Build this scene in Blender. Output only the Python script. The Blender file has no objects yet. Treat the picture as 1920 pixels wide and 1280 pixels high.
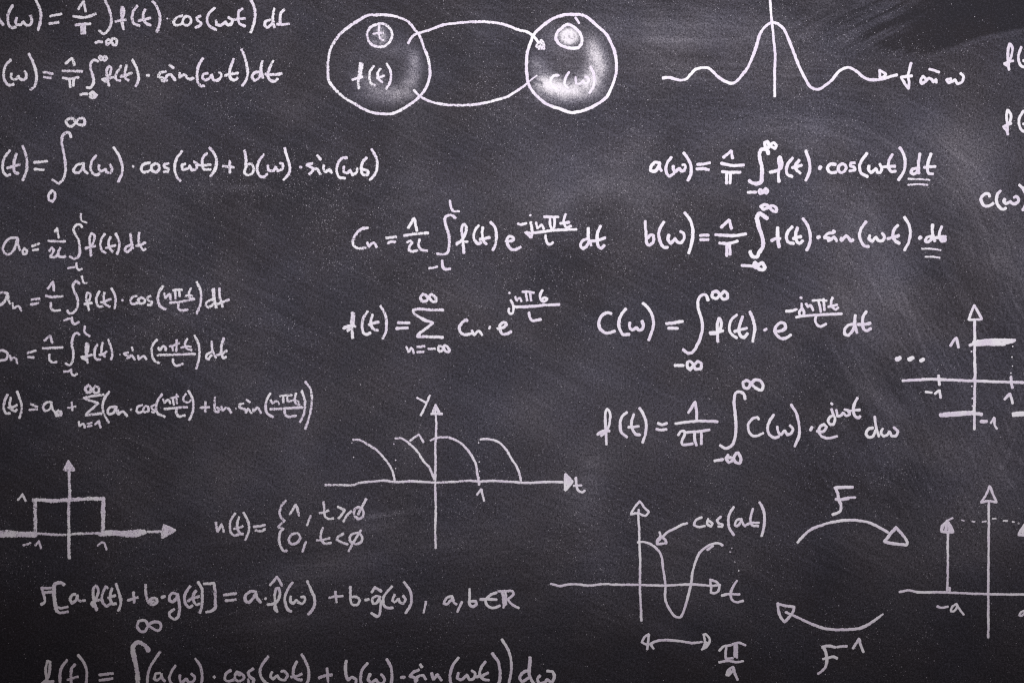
import bpy, math, random
import numpy as np
from mathutils import Vector

scene = bpy.context.scene
S = 0.00125                      # metres of board per unit of the stroke tables below
W0, H0 = 1920.0, 1280.0
ZC = 1.45                        # height of the picture's middle above the floor


def wx(px):
    return (px - W0 / 2) * S


def wz(py):
    return ZC - (py - H0 / 2) * S


# ---------------------------------------------------------------- camera
cam_d = bpy.data.cameras.new("camera")
cam = bpy.data.objects.new("camera", cam_d)
scene.collection.objects.link(cam)
CAM_DIST = 3.5
cam.location = (0, -CAM_DIST, ZC)
cam.rotation_euler = (math.radians(90), 0, 0)
cam_d.sensor_width = 36
cam_d.lens = 36 * CAM_DIST / (W0 * S)
cam_d.clip_end = 100
scene.camera = cam

# ---------------------------------------------------------------- light: room fill and an added spot
world = bpy.data.worlds.new("World")
scene.world = world
world.use_nodes = True
bg = world.node_tree.nodes["Background"]
bg.inputs[0].default_value = (1.0, 0.80, 0.80, 1)
bg.inputs[1].default_value = 0.095

ld = bpy.data.lights.new("added_key_spot", 'SPOT')  # added unseen spot, its cone fitted to give bright centre and dim corners
ld.energy = 345
ld.color = (0.975, 0.950, 1.0)
ld.spot_size = 2 * 0.455
ld.spot_blend = 1.0
ld.shadow_soft_size = 0.12
lamp = bpy.data.objects.new("added_key_spot", ld)
scene.collection.objects.link(lamp)
lamp.location = (wx(1173), -2.61, wz(-450))
aim = Vector((wx(1260), 0.0, wz(350))) - lamp.location
lamp.rotation_euler = aim.to_track_quat('-Z', 'Y').to_euler()
lamp.scale = (2.5, 1, 1)         # cone stretched sideways: the added pool of light is broader than tall

scene.cycles.use_denoising = False     # the grain of the slate is real detail
scene.cycles.filter_width = 1.15

vs = scene.view_settings
scene.display_settings.display_device = 'sRGB'
vs.view_transform = 'Standard'
vs.look = 'None'
vs.exposure = 0
vs.gamma = 1


# ---------------------------------------------------------------- noise on arrays
def vnoise(x, y, seed=0):
    xi = np.floor(x).astype(np.int64)
    yi = np.floor(y).astype(np.int64)
    fx, fy = x - xi, y - yi
    fx = fx * fx * (3 - 2 * fx)
    fy = fy * fy * (3 - 2 * fy)

    def h(a, b):
        n = (a * 374761393 + b * 668265263 + seed * 974634563) & 0xFFFFFFFF
        n = ((n ^ (n >> 13)) * 1274126177) & 0xFFFFFFFF
        n = ((n ^ (n >> 16)) * 2246822519) & 0xFFFFFFFF
        return ((n ^ (n >> 15)) & 0xFFFFFF) / float(0xFFFFFF)
    a = h(xi, yi) * (1 - fx) + h(xi + 1, yi) * fx
    b = h(xi, yi + 1) * (1 - fx) + h(xi + 1, yi + 1) * fx
    return a * (1 - fy) + b * fy


def fbm(x, y, seed=0, oct=4):
    v, a, t = 0, 0.5, 0
    for k in range(oct):
        v = v + a * vnoise(x * 2 ** k, y * 2 ** k, seed + k * 17)
        t += a
        a *= 0.5
    return v / t


def sstep(a, b, x):
    t = np.clip((x - a) / (b - a), 0, 1)
    return t * t * (3 - 2 * t)


# ---------------------------------------------------------------- materials
def new_mat(name):
    m = bpy.data.materials.new(name)
    m.use_nodes = True
    nt = m.node_tree
    b = nt.nodes["Principled BSDF"]
    return m, nt, b, nt.nodes["Material Output"]


def N(nt, kind, **kw):
    n = nt.nodes.new(kind)
    for k, v in kw.items():
        setattr(n, k, v)
    return n


def math_n(nt, op, a, b=None, c=None, clamp=False):
    n = N(nt, 'ShaderNodeMath', operation=op, use_clamp=clamp)
    for i, v in enumerate((a, b, c)):
        if v is None:
            continue
        if isinstance(v, (int, float)):
            n.inputs[i].default_value = v
        else:
            nt.links.new(v, n.inputs[i])
    return n.outputs[0]


def noise_n(nt, vec, scale, detail=2.0, rough=0.5, dim='3D'):
    n = N(nt, 'ShaderNodeTexNoise', noise_dimensions=dim)
    n.inputs['Scale'].default_value = scale
    n.inputs['Detail'].default_value = detail
    n.inputs['Roughness'].default_value = rough
    nt.links.new(vec, n.inputs['Vector'])
    return n.outputs['Fac']


def mix_n(nt, fac, a, b):
    n = N(nt, 'ShaderNodeMix', data_type='RGBA')
    for sock, v in ((n.inputs[0], fac), (n.inputs[6], a), (n.inputs[7], b)):
        if isinstance(v, tuple):
            sock.default_value = v
        elif isinstance(v, (int, float)):
            sock.default_value = v
        else:
            nt.links.new(v, sock)
    return n.outputs[2]


def map_n(nt, v, a, b, c, d, smooth=False):
    n = N(nt, 'ShaderNodeMapRange', clamp=True)
    if smooth:
        n.interpolation_type = 'SMOOTHSTEP'
    nt.links.new(v, n.inputs[0])
    for i, q in enumerate((a, b, c, d)):
        n.inputs[i + 1].default_value = q
    return n.outputs[0]


def attr_n(nt, name):
    return N(nt, 'ShaderNodeAttribute', attribute_name=name).outputs['Fac']


# slate board with rubbed-in chalk dust
board_mat, nt, bsdf, out = new_mat("slate_with_chalk_dust")
co = N(nt, 'ShaderNodeTexCoord').outputs['Object']
g1 = noise_n(nt, co, 400, 3.0, 0.75)
g2 = noise_n(nt, co, 190, 2.0, 0.6)
g = math_n(nt, 'ADD', math_n(nt, 'MULTIPLY', g1, 0.65), math_n(nt, 'MULTIPLY', g2, 0.35))
gc = math_n(nt, 'SUBTRACT', g, 0.5)
dust = attr_n(nt, "dust")
speck = attr_n(nt, "speck")
# grain gets stronger where more dust lies
amp = math_n(nt, 'ADD', 0.31, math_n(nt, 'MINIMUM', math_n(nt, 'MULTIPLY', dust, 5.5), 2.2))
f0 = math_n(nt, 'ADD', dust, math_n(nt, 'MULTIPLY', gc, amp), clamp=True)
# single chalk crumbs: a few cells of a fine scatter, more of them where the dust lies


def crumbs(scale, dens, rad):
    vo = N(nt, 'ShaderNodeTexVoronoi', feature='F1', distance='EUCLIDEAN')
    vo.inputs['Scale'].default_value = scale
    nt.links.new(co, vo.inputs['Vector'])
    sep = N(nt, 'ShaderNodeSeparateColor')
    nt.links.new(vo.outputs['Color'], sep.inputs[0])
    pick = math_n(nt, 'LESS_THAN', sep.outputs[0], math_n(nt, 'MULTIPLY', speck, dens))
    size = math_n(nt, 'ADD', rad * 0.45, math_n(nt, 'MULTIPLY', sep.outputs[1], rad))
    inside = math_n(nt, 'MULTIPLY', math_n(nt, 'SUBTRACT', size, vo.outputs['Distance']), 5.0, clamp=True)
    bright = math_n(nt, 'ADD', 0.12, math_n(nt, 'MULTIPLY', math_n(nt, 'POWER', sep.outputs[2], 3.0), 0.88))
    return math_n(nt, 'MULTIPLY', math_n(nt, 'MULTIPLY', pick, inside), bright)


sp = math_n(nt, 'MAXIMUM', crumbs(380, 0.045, 0.42), crumbs(600, 0.30, 0.5))
sp = math_n(nt, 'MULTIPLY', sp, 0.54)
f1 = math_n(nt, 'MAXIMUM', f0, sp)
tint = noise_n(nt, co, 7, 2.0)
slate = mix_n(nt, map_n(nt, tint, 0.4, 0.6, 0, 1), (0.0232, 0.0206, 0.0238, 1), (0.0210, 0.0200, 0.0246, 1))
dcol = mix_n(nt, map_n(nt, noise_n(nt, co, 5, 2.0), 0.40, 0.62, 0, 1), (0.59, 0.56, 0.65, 1), (0.53, 0.52, 0.665, 1))
dcol = mix_n(nt, map_n(nt, f1, 0.1, 0.6, 0, 1), dcol, (0.87, 0.84, 0.88, 1))
col = mix_n(nt, f1, slate, dcol)
nt.links.new(col, bsdf.inputs['Base Color'])
bsdf.inputs['Roughness'].default_value = 0.75
bsdf.inputs['Specular IOR Level'].default_value = 0.12
bmp = N(nt, 'ShaderNodeBump')
bmp.inputs['Strength'].default_value = 0.25
bmp.inputs['Distance'].default_value = 0.0006
nt.links.new(g, bmp.inputs['Height'])
nt.links.new(bmp.outputs[0], bsdf.inputs['Normal'])

# chalk drawn on the board: a thin crumbly layer that lets slate show through
chalk_mat, nt, bsdf, out = new_mat("white_chalk")
co = N(nt, 'ShaderNodeTexCoord').outputs['Object']
geo = N(nt, 'ShaderNodeNewGeometry').outputs['Position']
edge = attr_n(nt, "edge")
cov = attr_n(nt, "cover")
g1 = noise_n(nt, geo, 310, 2.5, 0.7)
g2 = noise_n(nt, geo, 170, 1.5, 0.55)
g = math_n(nt, 'ADD', math_n(nt, 'MULTIPLY', g1, 0.62), math_n(nt, 'MULTIPLY', g2, 0.38))
e2 = math_n(nt, 'POWER', edge, 3.0)
lvl = math_n(nt, 'SUBTRACT', math_n(nt, 'ADD', g, math_n(nt, 'MULTIPLY', cov, 0.36)), math_n(nt, 'MULTIPLY', e2, 0.20))
alpha = map_n(nt, lvl, 0.55, 0.70, 0.0, 1.0, True)
alpha = math_n(nt, 'MAXIMUM', alpha, math_n(nt, 'SUBTRACT', math_n(nt, 'MULTIPLY', cov, 0.50), math_n(nt, 'MULTIPLY', e2, 0.45)), clamp=True)
lo = noise_n(nt, geo, 16, 2.0)
ccol = mix_n(nt, map_n(nt, lo, 0.36, 0.60, 0, 1, True), (0.87, 0.86, 0.89, 1), (0.75, 0.68, 0.80, 1))
ccol = mix_n(nt, map_n(nt, g1, 0.50, 0.66, 0, 0.9), ccol, (0.97, 0.96, 0.97, 1))
nt.links.new(ccol, bsdf.inputs['Base Color'])
bsdf.inputs['Roughness'].default_value = 0.95
bsdf.inputs['Specular IOR Level'].default_value = 0.05
nt.links.new(alpha, bsdf.inputs['Alpha'])
bmp = N(nt, 'ShaderNodeBump')
bmp.inputs['Strength'].default_value = 0.35
bmp.inputs['Distance'].default_value = 0.0006
nt.links.new(g, bmp.inputs['Height'])
nt.links.new(bmp.outputs[0], bsdf.inputs['Normal'])


# ---------------------------------------------------------------- the blackboard
MX, MY, ST = 216.0, 216.0, 2.6
nx = int((W0 + 2 * MX) / ST) + 1
ny = int((H0 + 2 * MY) / ST) + 1
PX, PY = np.meshgrid(-MX + ST * np.arange(nx), -MY + ST * np.arange(ny))


def blob(cx, cy, L, Wd, ang, amp, streak=0.6, seed=1, sw=5.0):
    """soft rubbed patch: a rotated bell with streaks along its length"""
    a = math.radians(ang)
    u = (PX - cx) * math.cos(a) + (PY - cy) * math.sin(a)
    v = -(PX - cx) * math.sin(a) + (PY - cy) * math.cos(a)
    wob = 18 * (fbm(PX / 60, PY / 60, seed + 5) - 0.5)
    m = np.exp(-(u / L) ** 2 - ((v + wob) / Wd) ** 2)
    s = fbm(u / (sw * 22), (v + wob * 0.5) / sw, seed, 3)
    c = fbm(PX / 40, PY / 40, seed + 9, 4)
    return amp * m * ((1 - streak) + streak * 2.0 * np.clip(s - 0.22, 0, 1)) * (0.45 + 1.1 * c)


def arc(cx, cy, R, Wd, a0, a1, amp, seed=1, sw=5.0, ell=1.0):
    dx, dy = PX - cx, (PY - cy) / ell
    r = np.sqrt(dx * dx + dy * dy)
    th = np.degrees(np.arctan2(dy, dx))
    am, ah = (a0 + a1) / 2, (a1 - a0) / 2
    d = (th - am + 180) % 360 - 180
    m = np.exp(-((r - R) / Wd) ** 2) * np.exp(-np.abs(d / ah) ** 3)
    s = fbm(th / 9.0, r / (0.6 * sw), seed, 3)
    s = 1.8 * (s - 0.5) + 0.5
    c = fbm(PX / 45, PY / 45, seed + 3, 4)
    return amp * m * (0.35 + 1.3 * np.clip(s - 0.22, 0, 1)) * (0.4 + 1.2 * c)


def streaks(ang, sw, ln, seed):
    a = math.radians(ang)
    u = PX * math.cos(a) + PY * math.sin(a)
    v = -PX * math.sin(a) + PY * math.cos(a)
    v = v + 14 * (fbm(PX / 150, PY / 150, seed + 2, 3) - 0.5)
    return fbm(u / ln, v / sw, seed, 3)


FULLX, FULLY = PX, PY


def window(cx, cy, r):
    """rows and columns of the grid within r of a point, so that small marks stay cheap"""
    j0, j1 = (int(np.clip((v + MX) / ST, 0, nx)) for v in (cx - r, cx + r))
    i0, i1 = (int(np.clip((v + MY) / ST, 0, ny)) for v in (cy - r, cy + r))
    return slice(i0, i1 + 1), slice(j0, j1 + 1)


def put(fn, cx, cy, r, *a, **k):
    global PX, PY
    w = window(cx, cy, r)
    PX, PY = FULLX[w], FULLY[w]
    dust[w] += fn(*a, **k)
    PX, PY = FULLX, FULLY


cloud = fbm(PX / 260, PY / 260, 3, 5)
cloud2 = fbm(PX / 70, PY / 70, 23, 4)
dust = 0.019 + 0.092 * np.clip(cloud - 0.34, 0, 1) + 0.060 * np.clip(cloud2 - 0.38, 0, 1)
# how long the rubbing has left its lines: level at the top, steep at the right, nearly level below
wt = np.exp(-((PX - 1330) / 420) ** 2 - ((PY - 90) / 190) ** 2)
wr = np.exp(-((PX - 1850) / 330) ** 2 - ((PY - 760) / 420) ** 2)
wb = np.exp(-((PX - 680) / 620) ** 2 - ((PY - 1140) / 210) ** 2)
dust += 0.12 * wt * np.clip(streaks(3, 3.2, 190, 31) - 0.42, 0, 1)
dust += 0.11 * wr * np.clip(streaks(62, 3.2, 230, 41) - 0.43, 0, 1)
dust += 0.085 * wb * np.clip(streaks(-7, 3.4, 150, 51) - 0.42, 0, 1)
dust += 0.070 * np.clip(streaks(28, 3.4, 160, 61) - 0.44, 0, 1)
wl = np.exp(-((PX - 1260) / 330) ** 2 - ((PY - 1060) / 190) ** 2) + 0.7 * np.exp(-((PX - 420) / 300) ** 2 - ((PY - 600) / 140) ** 2)
dust += 0.10 * wl * np.clip(streaks(24, 3.2, 170, 67) - 0.43, 0, 1)
for i, b in enumerate([
        (1330, 50, 190, 26, 2, 0.060), (1290, 78, 150, 10, 0, 0.070), (1420, 100, 190, 30, 4, 0.035),
        (1285, 130, 70, 32, 10, 0.060), (1400, 30, 60, 30, 0, 0.030), (1160, 60, 90, 40, 5, 0.030),
        (830, 400, 260, 90, -20, 0.030), (780, 340, 120, 50, 10, 0.030), (560, 190, 150, 45, 10, 0.022),
        (450, 352, 60, 9, 6, 0.050), (1090, 340, 130, 60, -25, 0.045), (1050, 180, 60, 70, 0, 0.020),
        (1230, 350, 120, 40, 10, 0.035), (1490, 245, 170, 34, 12, 0.060), (1440, 330, 110, 60, 0, 0.030),
        (1560, 370, 120, 60, 10, 0.040), (1640, 440, 150, 70, 50, 0.060), (1650, 540, 90, 45, 60, 0.070),
        (1610, 600, 60, 26, 60, 0.075), (1640, 735, 70, 22, 55, 0.085), (1650, 850, 60, 50, 70, 0.035),
        (1800, 280, 140, 60, 40, 0.040), (1860, 470, 120, 40, 55, 0.040), (1760, 720, 260, 60, 62, 0.030),
        (1108, 890, 26, 55, 0, 0.075), (1080, 960, 60, 60, 20, 0.060), (1120, 1100, 60, 80, 0, 0.050),
        (700, 968, 60, 6, -9, 0.110), (690, 985, 70, 8, -9, 0.085), (590, 1070, 130, 26, -8, 0.100),
        (830, 1010, 150, 40, -4, 0.050), (660, 1130, 280, 60, -6, 0.018), (540, 1165, 90, 16, -8, 0.090),
        (880, 1140, 160, 24, -3, 0.055), (330, 960, 110, 22, -14, 0.025), (170, 870, 90, 40, -20, 0.016),
        (1330, 1130, 170, 40, 25, 0.055), (1240, 1180, 90, 22, 25, 0.060), (1560, 1180, 130, 60, 0, 0.012),
        (1580, 1010, 160, 40, 5, 0.018), (930, 600, 160, 90, 40, 0.018), (490, 570, 130, 50, 25, 0.022),
        (300, 610, 120, 16, -14, 0.020), (380, 760, 160, 50, -20, 0.010), (1000, 770, 120, 60, 35, 0.020)]):
    put(blob, b[0], b[1], 2.3 * max(b[2], b[3]) + 20, *b, seed=100 + 7 * i)
dust += arc(1490, 560, 330, 36, -150, 10, 0.034, 211)
dust += arc(1480, 600, 420, 46, -120, 30, 0.030, 223)
dust += arc(1440, 640, 500, 30, -60, 50, 0.042, 227)
dust += arc(1150, 520, 170, 22, -160, -60, 0.045, 229)
# hair-fine scratches left by grit in the cloth


def scratch(x, y, ang, ln, amp, seed, bend=0.0):
    a = math.radians(ang)
    u = (PX - x) * math.cos(a) + (PY - y) * math.sin(a)
    v = -(PX - x) * math.sin(a) + (PY - y) * math.cos(a) - bend * u * u
    return amp * np.exp(-(v / 1.9) ** 2) * np.exp(-np.abs(u / ln) ** 4) * sstep(0.3, 0.7, vnoise(u / 7, v * 0 + 0.5, seed))


srng = random.Random(8)
for k in range(46):
    q = (srng.uniform(1560, 1960), srng.uniform(420, 1010), srng.gauss(62, 5), srng.uniform(25, 120), srng.uniform(0.02, 0.055), 500 + k, srng.uniform(-4e-4, 4e-4))
    put(scratch, q[0], q[1], 1.6 * q[3] + 8, *q)
for k in range(26):
    q = (srng.uniform(1000, 1640), srng.uniform(10, 190), srng.gauss(3, 5), srng.uniform(20, 110), srng.uniform(0.02, 0.05), 600 + k, srng.uniform(-3e-4, 3e-4))
    put(scratch, q[0], q[1], 1.6 * q[3] + 8, *q)
for k in range(22):
    q = (srng.uniform(300, 1000), srng.uniform(930, 1230), srng.gauss(-8, 4), srng.uniform(20, 80), srng.uniform(0.02, 0.045), 700 + k, srng.uniform(-4e-4, 4e-4))
    put(scratch, q[0], q[1], 1.6 * q[3] + 8, *q)
for k in range(26):
    q = (srng.uniform(100, 1500), srng.uniform(100, 900), srng.uniform(10, 70), srng.uniform(8, 40), srng.uniform(0.015, 0.04), 800 + k, srng.uniform(-1e-3, 1e-3))
    put(scratch, q[0], q[1], 1.6 * q[3] + 8, *q)
for q in ((1522, 384, 38, 18, 0.07, 901), (1590, 700, 62, 60, 0.05, 902), (1830, 1010, 64, 70, 0.06, 903)):
    put(scratch, q[0], q[1], 1.6 * q[3] + 8, *q)
# a patch wiped clean in the upper right corner, its left edge feathered by the cloth
a = math.radians(-17)
u = (PX - 1660) * math.cos(a) + (PY - 60) * math.sin(a)
v = -(PX - 1660) * math.sin(a) + (PY - 60) * math.cos(a)
fe = streaks(-27, 4.5, 130, 301)
fe2 = streaks(-24, 12.0, 260, 307)
yb = np.interp(PX, [1540, 1600, 1640, 1690, 1745, 1850, 1925, 2140], [30, 60, 84, 98, 108, 72, 58, 40])
xl = 1612 + (78 - PY) * 0.75
wipe = sstep(-25, 45, (PX - xl) + 190 * (fe - 0.5) + 150 * (fe2 - 0.5)) * sstep(-3, 9, yb - PY + 34 * (fe - 0.5) * sstep(1800, 1700, PX))
wipe2 = np.exp(-((PX - 1585) / 110) ** 2 - ((PY - 52) / 48) ** 2) * sstep(0.46, 0.62, fe)
rimline = np.exp(-((yb - 2 - PY) / 5.0) ** 2) * sstep(1700, 1760, PX) * (0.4 + fbm(PX / 20, PY / 9, 77, 3))
dust *= (1 - 0.88 * wipe) * (1 - 0.65 * wipe2)
dust += 0.045 * rimline
# shading rubbed with the side of the chalk inside the two circles
WIN = window(890, 118, 330)
KEEP = dust
PX, PY, dust = FULLX[WIN], FULLY[WIN], KEEP[WIN].copy()


def ring(cx, cy, rx, ry, wd, a0, a1, amp, seed, soft=3):
    dx, dy = (PX - cx) / rx, (PY - cy) / ry
    r = np.sqrt(dx * dx + dy * dy)
    th = np.degrees(np.arctan2(dy, dx))
    am, ah = (a0 + a1) / 2, (a1 - a0) / 2
    d = (th - am + 180) % 360 - 180
    c = fbm(PX / 18, PY / 18, seed, 4)
    return amp * np.exp(-((r - 1) / wd) ** 2) * np.exp(-np.abs(d / ah) ** soft) * (0.55 + 0.9 * c)


def puff(cx, cy, rx, ry, amp, seed, p=2):
    c = fbm(PX / 14, PY / 14, seed, 4)
    q = np.sqrt(((PX - cx) / rx) ** 2 + ((PY - cy) / ry) ** 2)
    return amp * np.exp(-q ** p) * (0.6 + 0.8 * c)


def rub(lo, hi, seed):
    """patchy hold of the chalk on the slate, in the direction of the rubbing hand"""
    return sstep(lo, hi, fbm(PX / 9, PY / 9, seed, 3) * 0.6 + fbm((PX + PY) / 30, (PX - PY) / 9, seed + 4, 3) * 0.4)


dust += ring(722, 118, 58, 60, 0.22, -45, 160, 0.085, 401) * (0.62 + 0.5 * rub(0.35, 0.62, 402))
dust += (puff(740, 178, 34, 14, 0.20, 403) + puff(777, 128, 13, 26, 0.12, 405) + puff(768, 156, 14, 17, 0.16, 404)
         + puff(684, 150, 18, 12, 0.17, 407) + puff(708, 164, 26, 9, 0.10, 408) + puff(713, 148, 11, 12, 0.20, 410)
         + puff(745, 92, 26, 14, 0.075, 409) + puff(690, 185, 40, 14, 0.05, 412) + puff(776, 112, 9, 14, 0.10, 424)) * (0.62 + 0.5 * rub(0.35, 0.62, 431))
dust += puff(715, 125, 78, 74, 0.030, 451, 4) + puff(1068, 118, 66, 70, 0.045, 453, 4)
dust += puff(711, 68, 18, 17, 0.26, 411, 3) * (0.4 + 1.0 * rub(0.35, 0.6, 433))
dust += ring(1070, 118, 52, 56, 0.24, -45, 160, 0.26, 413) * (0.62 + 0.5 * rub(0.35, 0.62, 434))
dust += (puff(1120, 124, 20, 30, 0.44, 415) + puff(1066, 170, 48, 18, 0.50, 417) + puff(1110, 90, 12, 18, 0.26, 416)
         + puff(1020, 153, 18, 13, 0.50, 419) + puff(1036, 163, 24, 13, 0.36, 420) + puff(1003, 122, 12, 22, 0.17, 421)
         + puff(1030, 60, 20, 22, 0.07, 423) + puff(1100, 150, 20, 14, 0.25, 426) + puff(1055, 95, 30, 20, 0.05, 427)) * (0.80 + 0.3 * rub(0.35, 0.62, 435))
dust += puff(1067, 68, 16.5, 13.5, 1.35, 425, 3)
for mx in (1062, 1072):
    dust -= 0.45 * np.exp(-((np.hypot(PX - mx, PY - 68) - 4.5) / 2.0) ** 2)
lane = np.exp(-(((PY - (152 + (1006 - PX) * -0.55)) / 4.0) ** 2)) * (np.abs(PX - 1003) < 16)
dust *= 1 - 0.6 * lane
KEEP[WIN] = dust
dust, PX, PY = KEEP, FULLX, FULLY

speck = 0.10 + 0.45 * np.clip(fbm(PX / 120, PY / 120, 71, 4) - 0.42, 0, 1) / 0.3
for cx, cy, rx, ry, am in [(400, 180, 120, 40, .7), (330, 600, 130, 50, .7), (470, 610, 90, 60, .5), (450, 350, 80, 18, .9),
                           (640, 330, 140, 70, .4), (1000, 30, 90, 60, .3), (930, 190, 70, 60, .5), (1185, 210, 60, 100, .5),
                           (1270, 125, 50, 20, .9), (1600, 70, 90, 40, .8), (1690, 95, 60, 20, .9), (1170, 385, 70, 40, .8),
                           (1250, 400, 150, 120, .4), (1120, 1110, 40, 60, .9), (1080, 1010, 60, 120, .5), (1660, 870, 50, 60, .7),
                           (700, 1110, 200, 40, .3), (330, 1170, 60, 40, .4), (860, 950, 90, 60, .5), (950, 860, 70, 60, .5),
                           (850, 500, 60, 40, .6), (340, 575, 150, 70, .5), (560, 330, 200, 90, .35), (870, 440, 300, 200, .2), (1720, 560, 70, 30, .6), (1780, 680, 30, 20, .6)]:
    speck += am * np.exp(-((PX - cx) / rx) ** 2 - ((PY - cy) / ry) ** 2)
edge_fall = sstep(-50, 500, PX + 0 * PY) * 0.4 + 0.6
speck *= edge_fall * (0.35 + 1.3 * sstep(0.35, 0.65, fbm(PX / 26, PY / 20, 91, 3)))
speck *= 1.0 * (1 - 0.55 * wipe) * (1 - 0.45 * sstep(950, 1250, PY))
speck = np.clip(speck, 0, 1.3)
dust *= 1 - 0.50 * sstep(880, 1230, PY + 60 * (cloud2 - 0.5)) - 0.20 * sstep(330, 0, PX + 90 * (cloud - 0.5))
dust = np.clip(dust, 0, 1)

THICK = 0.018
nv = nx * ny
vert = np.empty((nv + 4, 3), np.float32)
vert[:nv, 0] = wx(PX).ravel()
vert[:nv, 1] = 0
vert[:nv, 2] = wz(PY).ravel() - ZC
x0, x1 = wx(PX[0, 0]), wx(PX[0, -1])
z1, z0 = wz(PY[0, 0]) - ZC, wz(PY[-1, 0]) - ZC
vert[nv:] = [(x0, THICK, z1), (x1, THICK, z1), (x1, THICK, z0), (x0, THICK, z0)]
idx = np.arange(nv).reshape(ny, nx)
q = np.stack([idx[:-1, :-1], idx[1:, :-1], idx[1:, 1:], idx[:-1, 1:]], -1).reshape(-1, 4)
rims = [list(idx[0, :]) + [nv + 1, nv], list(idx[:, -1]) + [nv + 2, nv + 1],
        list(idx[-1, ::-1]) + [nv + 3, nv + 2], list(idx[::-1, 0]) + [nv, nv + 3], [nv, nv + 1, nv + 2, nv + 3]]
loops = np.concatenate([q.ravel()] + [np.array(r) for r in rims]).astype(np.int32)
sizes = np.concatenate([np.full(len(q), 4), [len(r) for r in rims]]).astype(np.int32)
starts = np.concatenate([[0], np.cumsum(sizes)[:-1]]).astype(np.int32)
me = bpy.data.meshes.new("blackboard")
me.vertices.add(len(vert))
me.vertices.foreach_set("co", vert.ravel())
me.loops.add(len(loops))
me.loops.foreach_set("vertex_index", loops)
me.polygons.add(len(sizes))
me.polygons.foreach_set("loop_start", starts)
me.update(calc_edges=True)
for nm, arr in (("dust", dust), ("speck", speck)):
    at = me.attributes.new(nm, 'FLOAT', 'POINT')
    at.data.foreach_set("value", np.concatenate([arr.ravel(), [0.03] * 4]).astype(np.float32))
me.materials.append(board_mat)
board = bpy.data.objects.new("blackboard", me)
board.location = (0, 0, ZC)
scene.collection.objects.link(board)
board["label"] = "dusty dark grey blackboard covered with handwritten white chalk formulas and graphs"
board["category"] = "blackboard"

# ---------------------------------------------------------------- chalk writing
ALIAS = dict(L="letter", D="digit", P="parenthesis", E="equals_sign", I="integral_sign", B="fraction_bar",
             O="infinity_sign", M="minus_sign", X="plus_sign", K="dot", S="sum_sign", G="greek_letter")
rng = np.random.default_rng(5)

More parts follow.
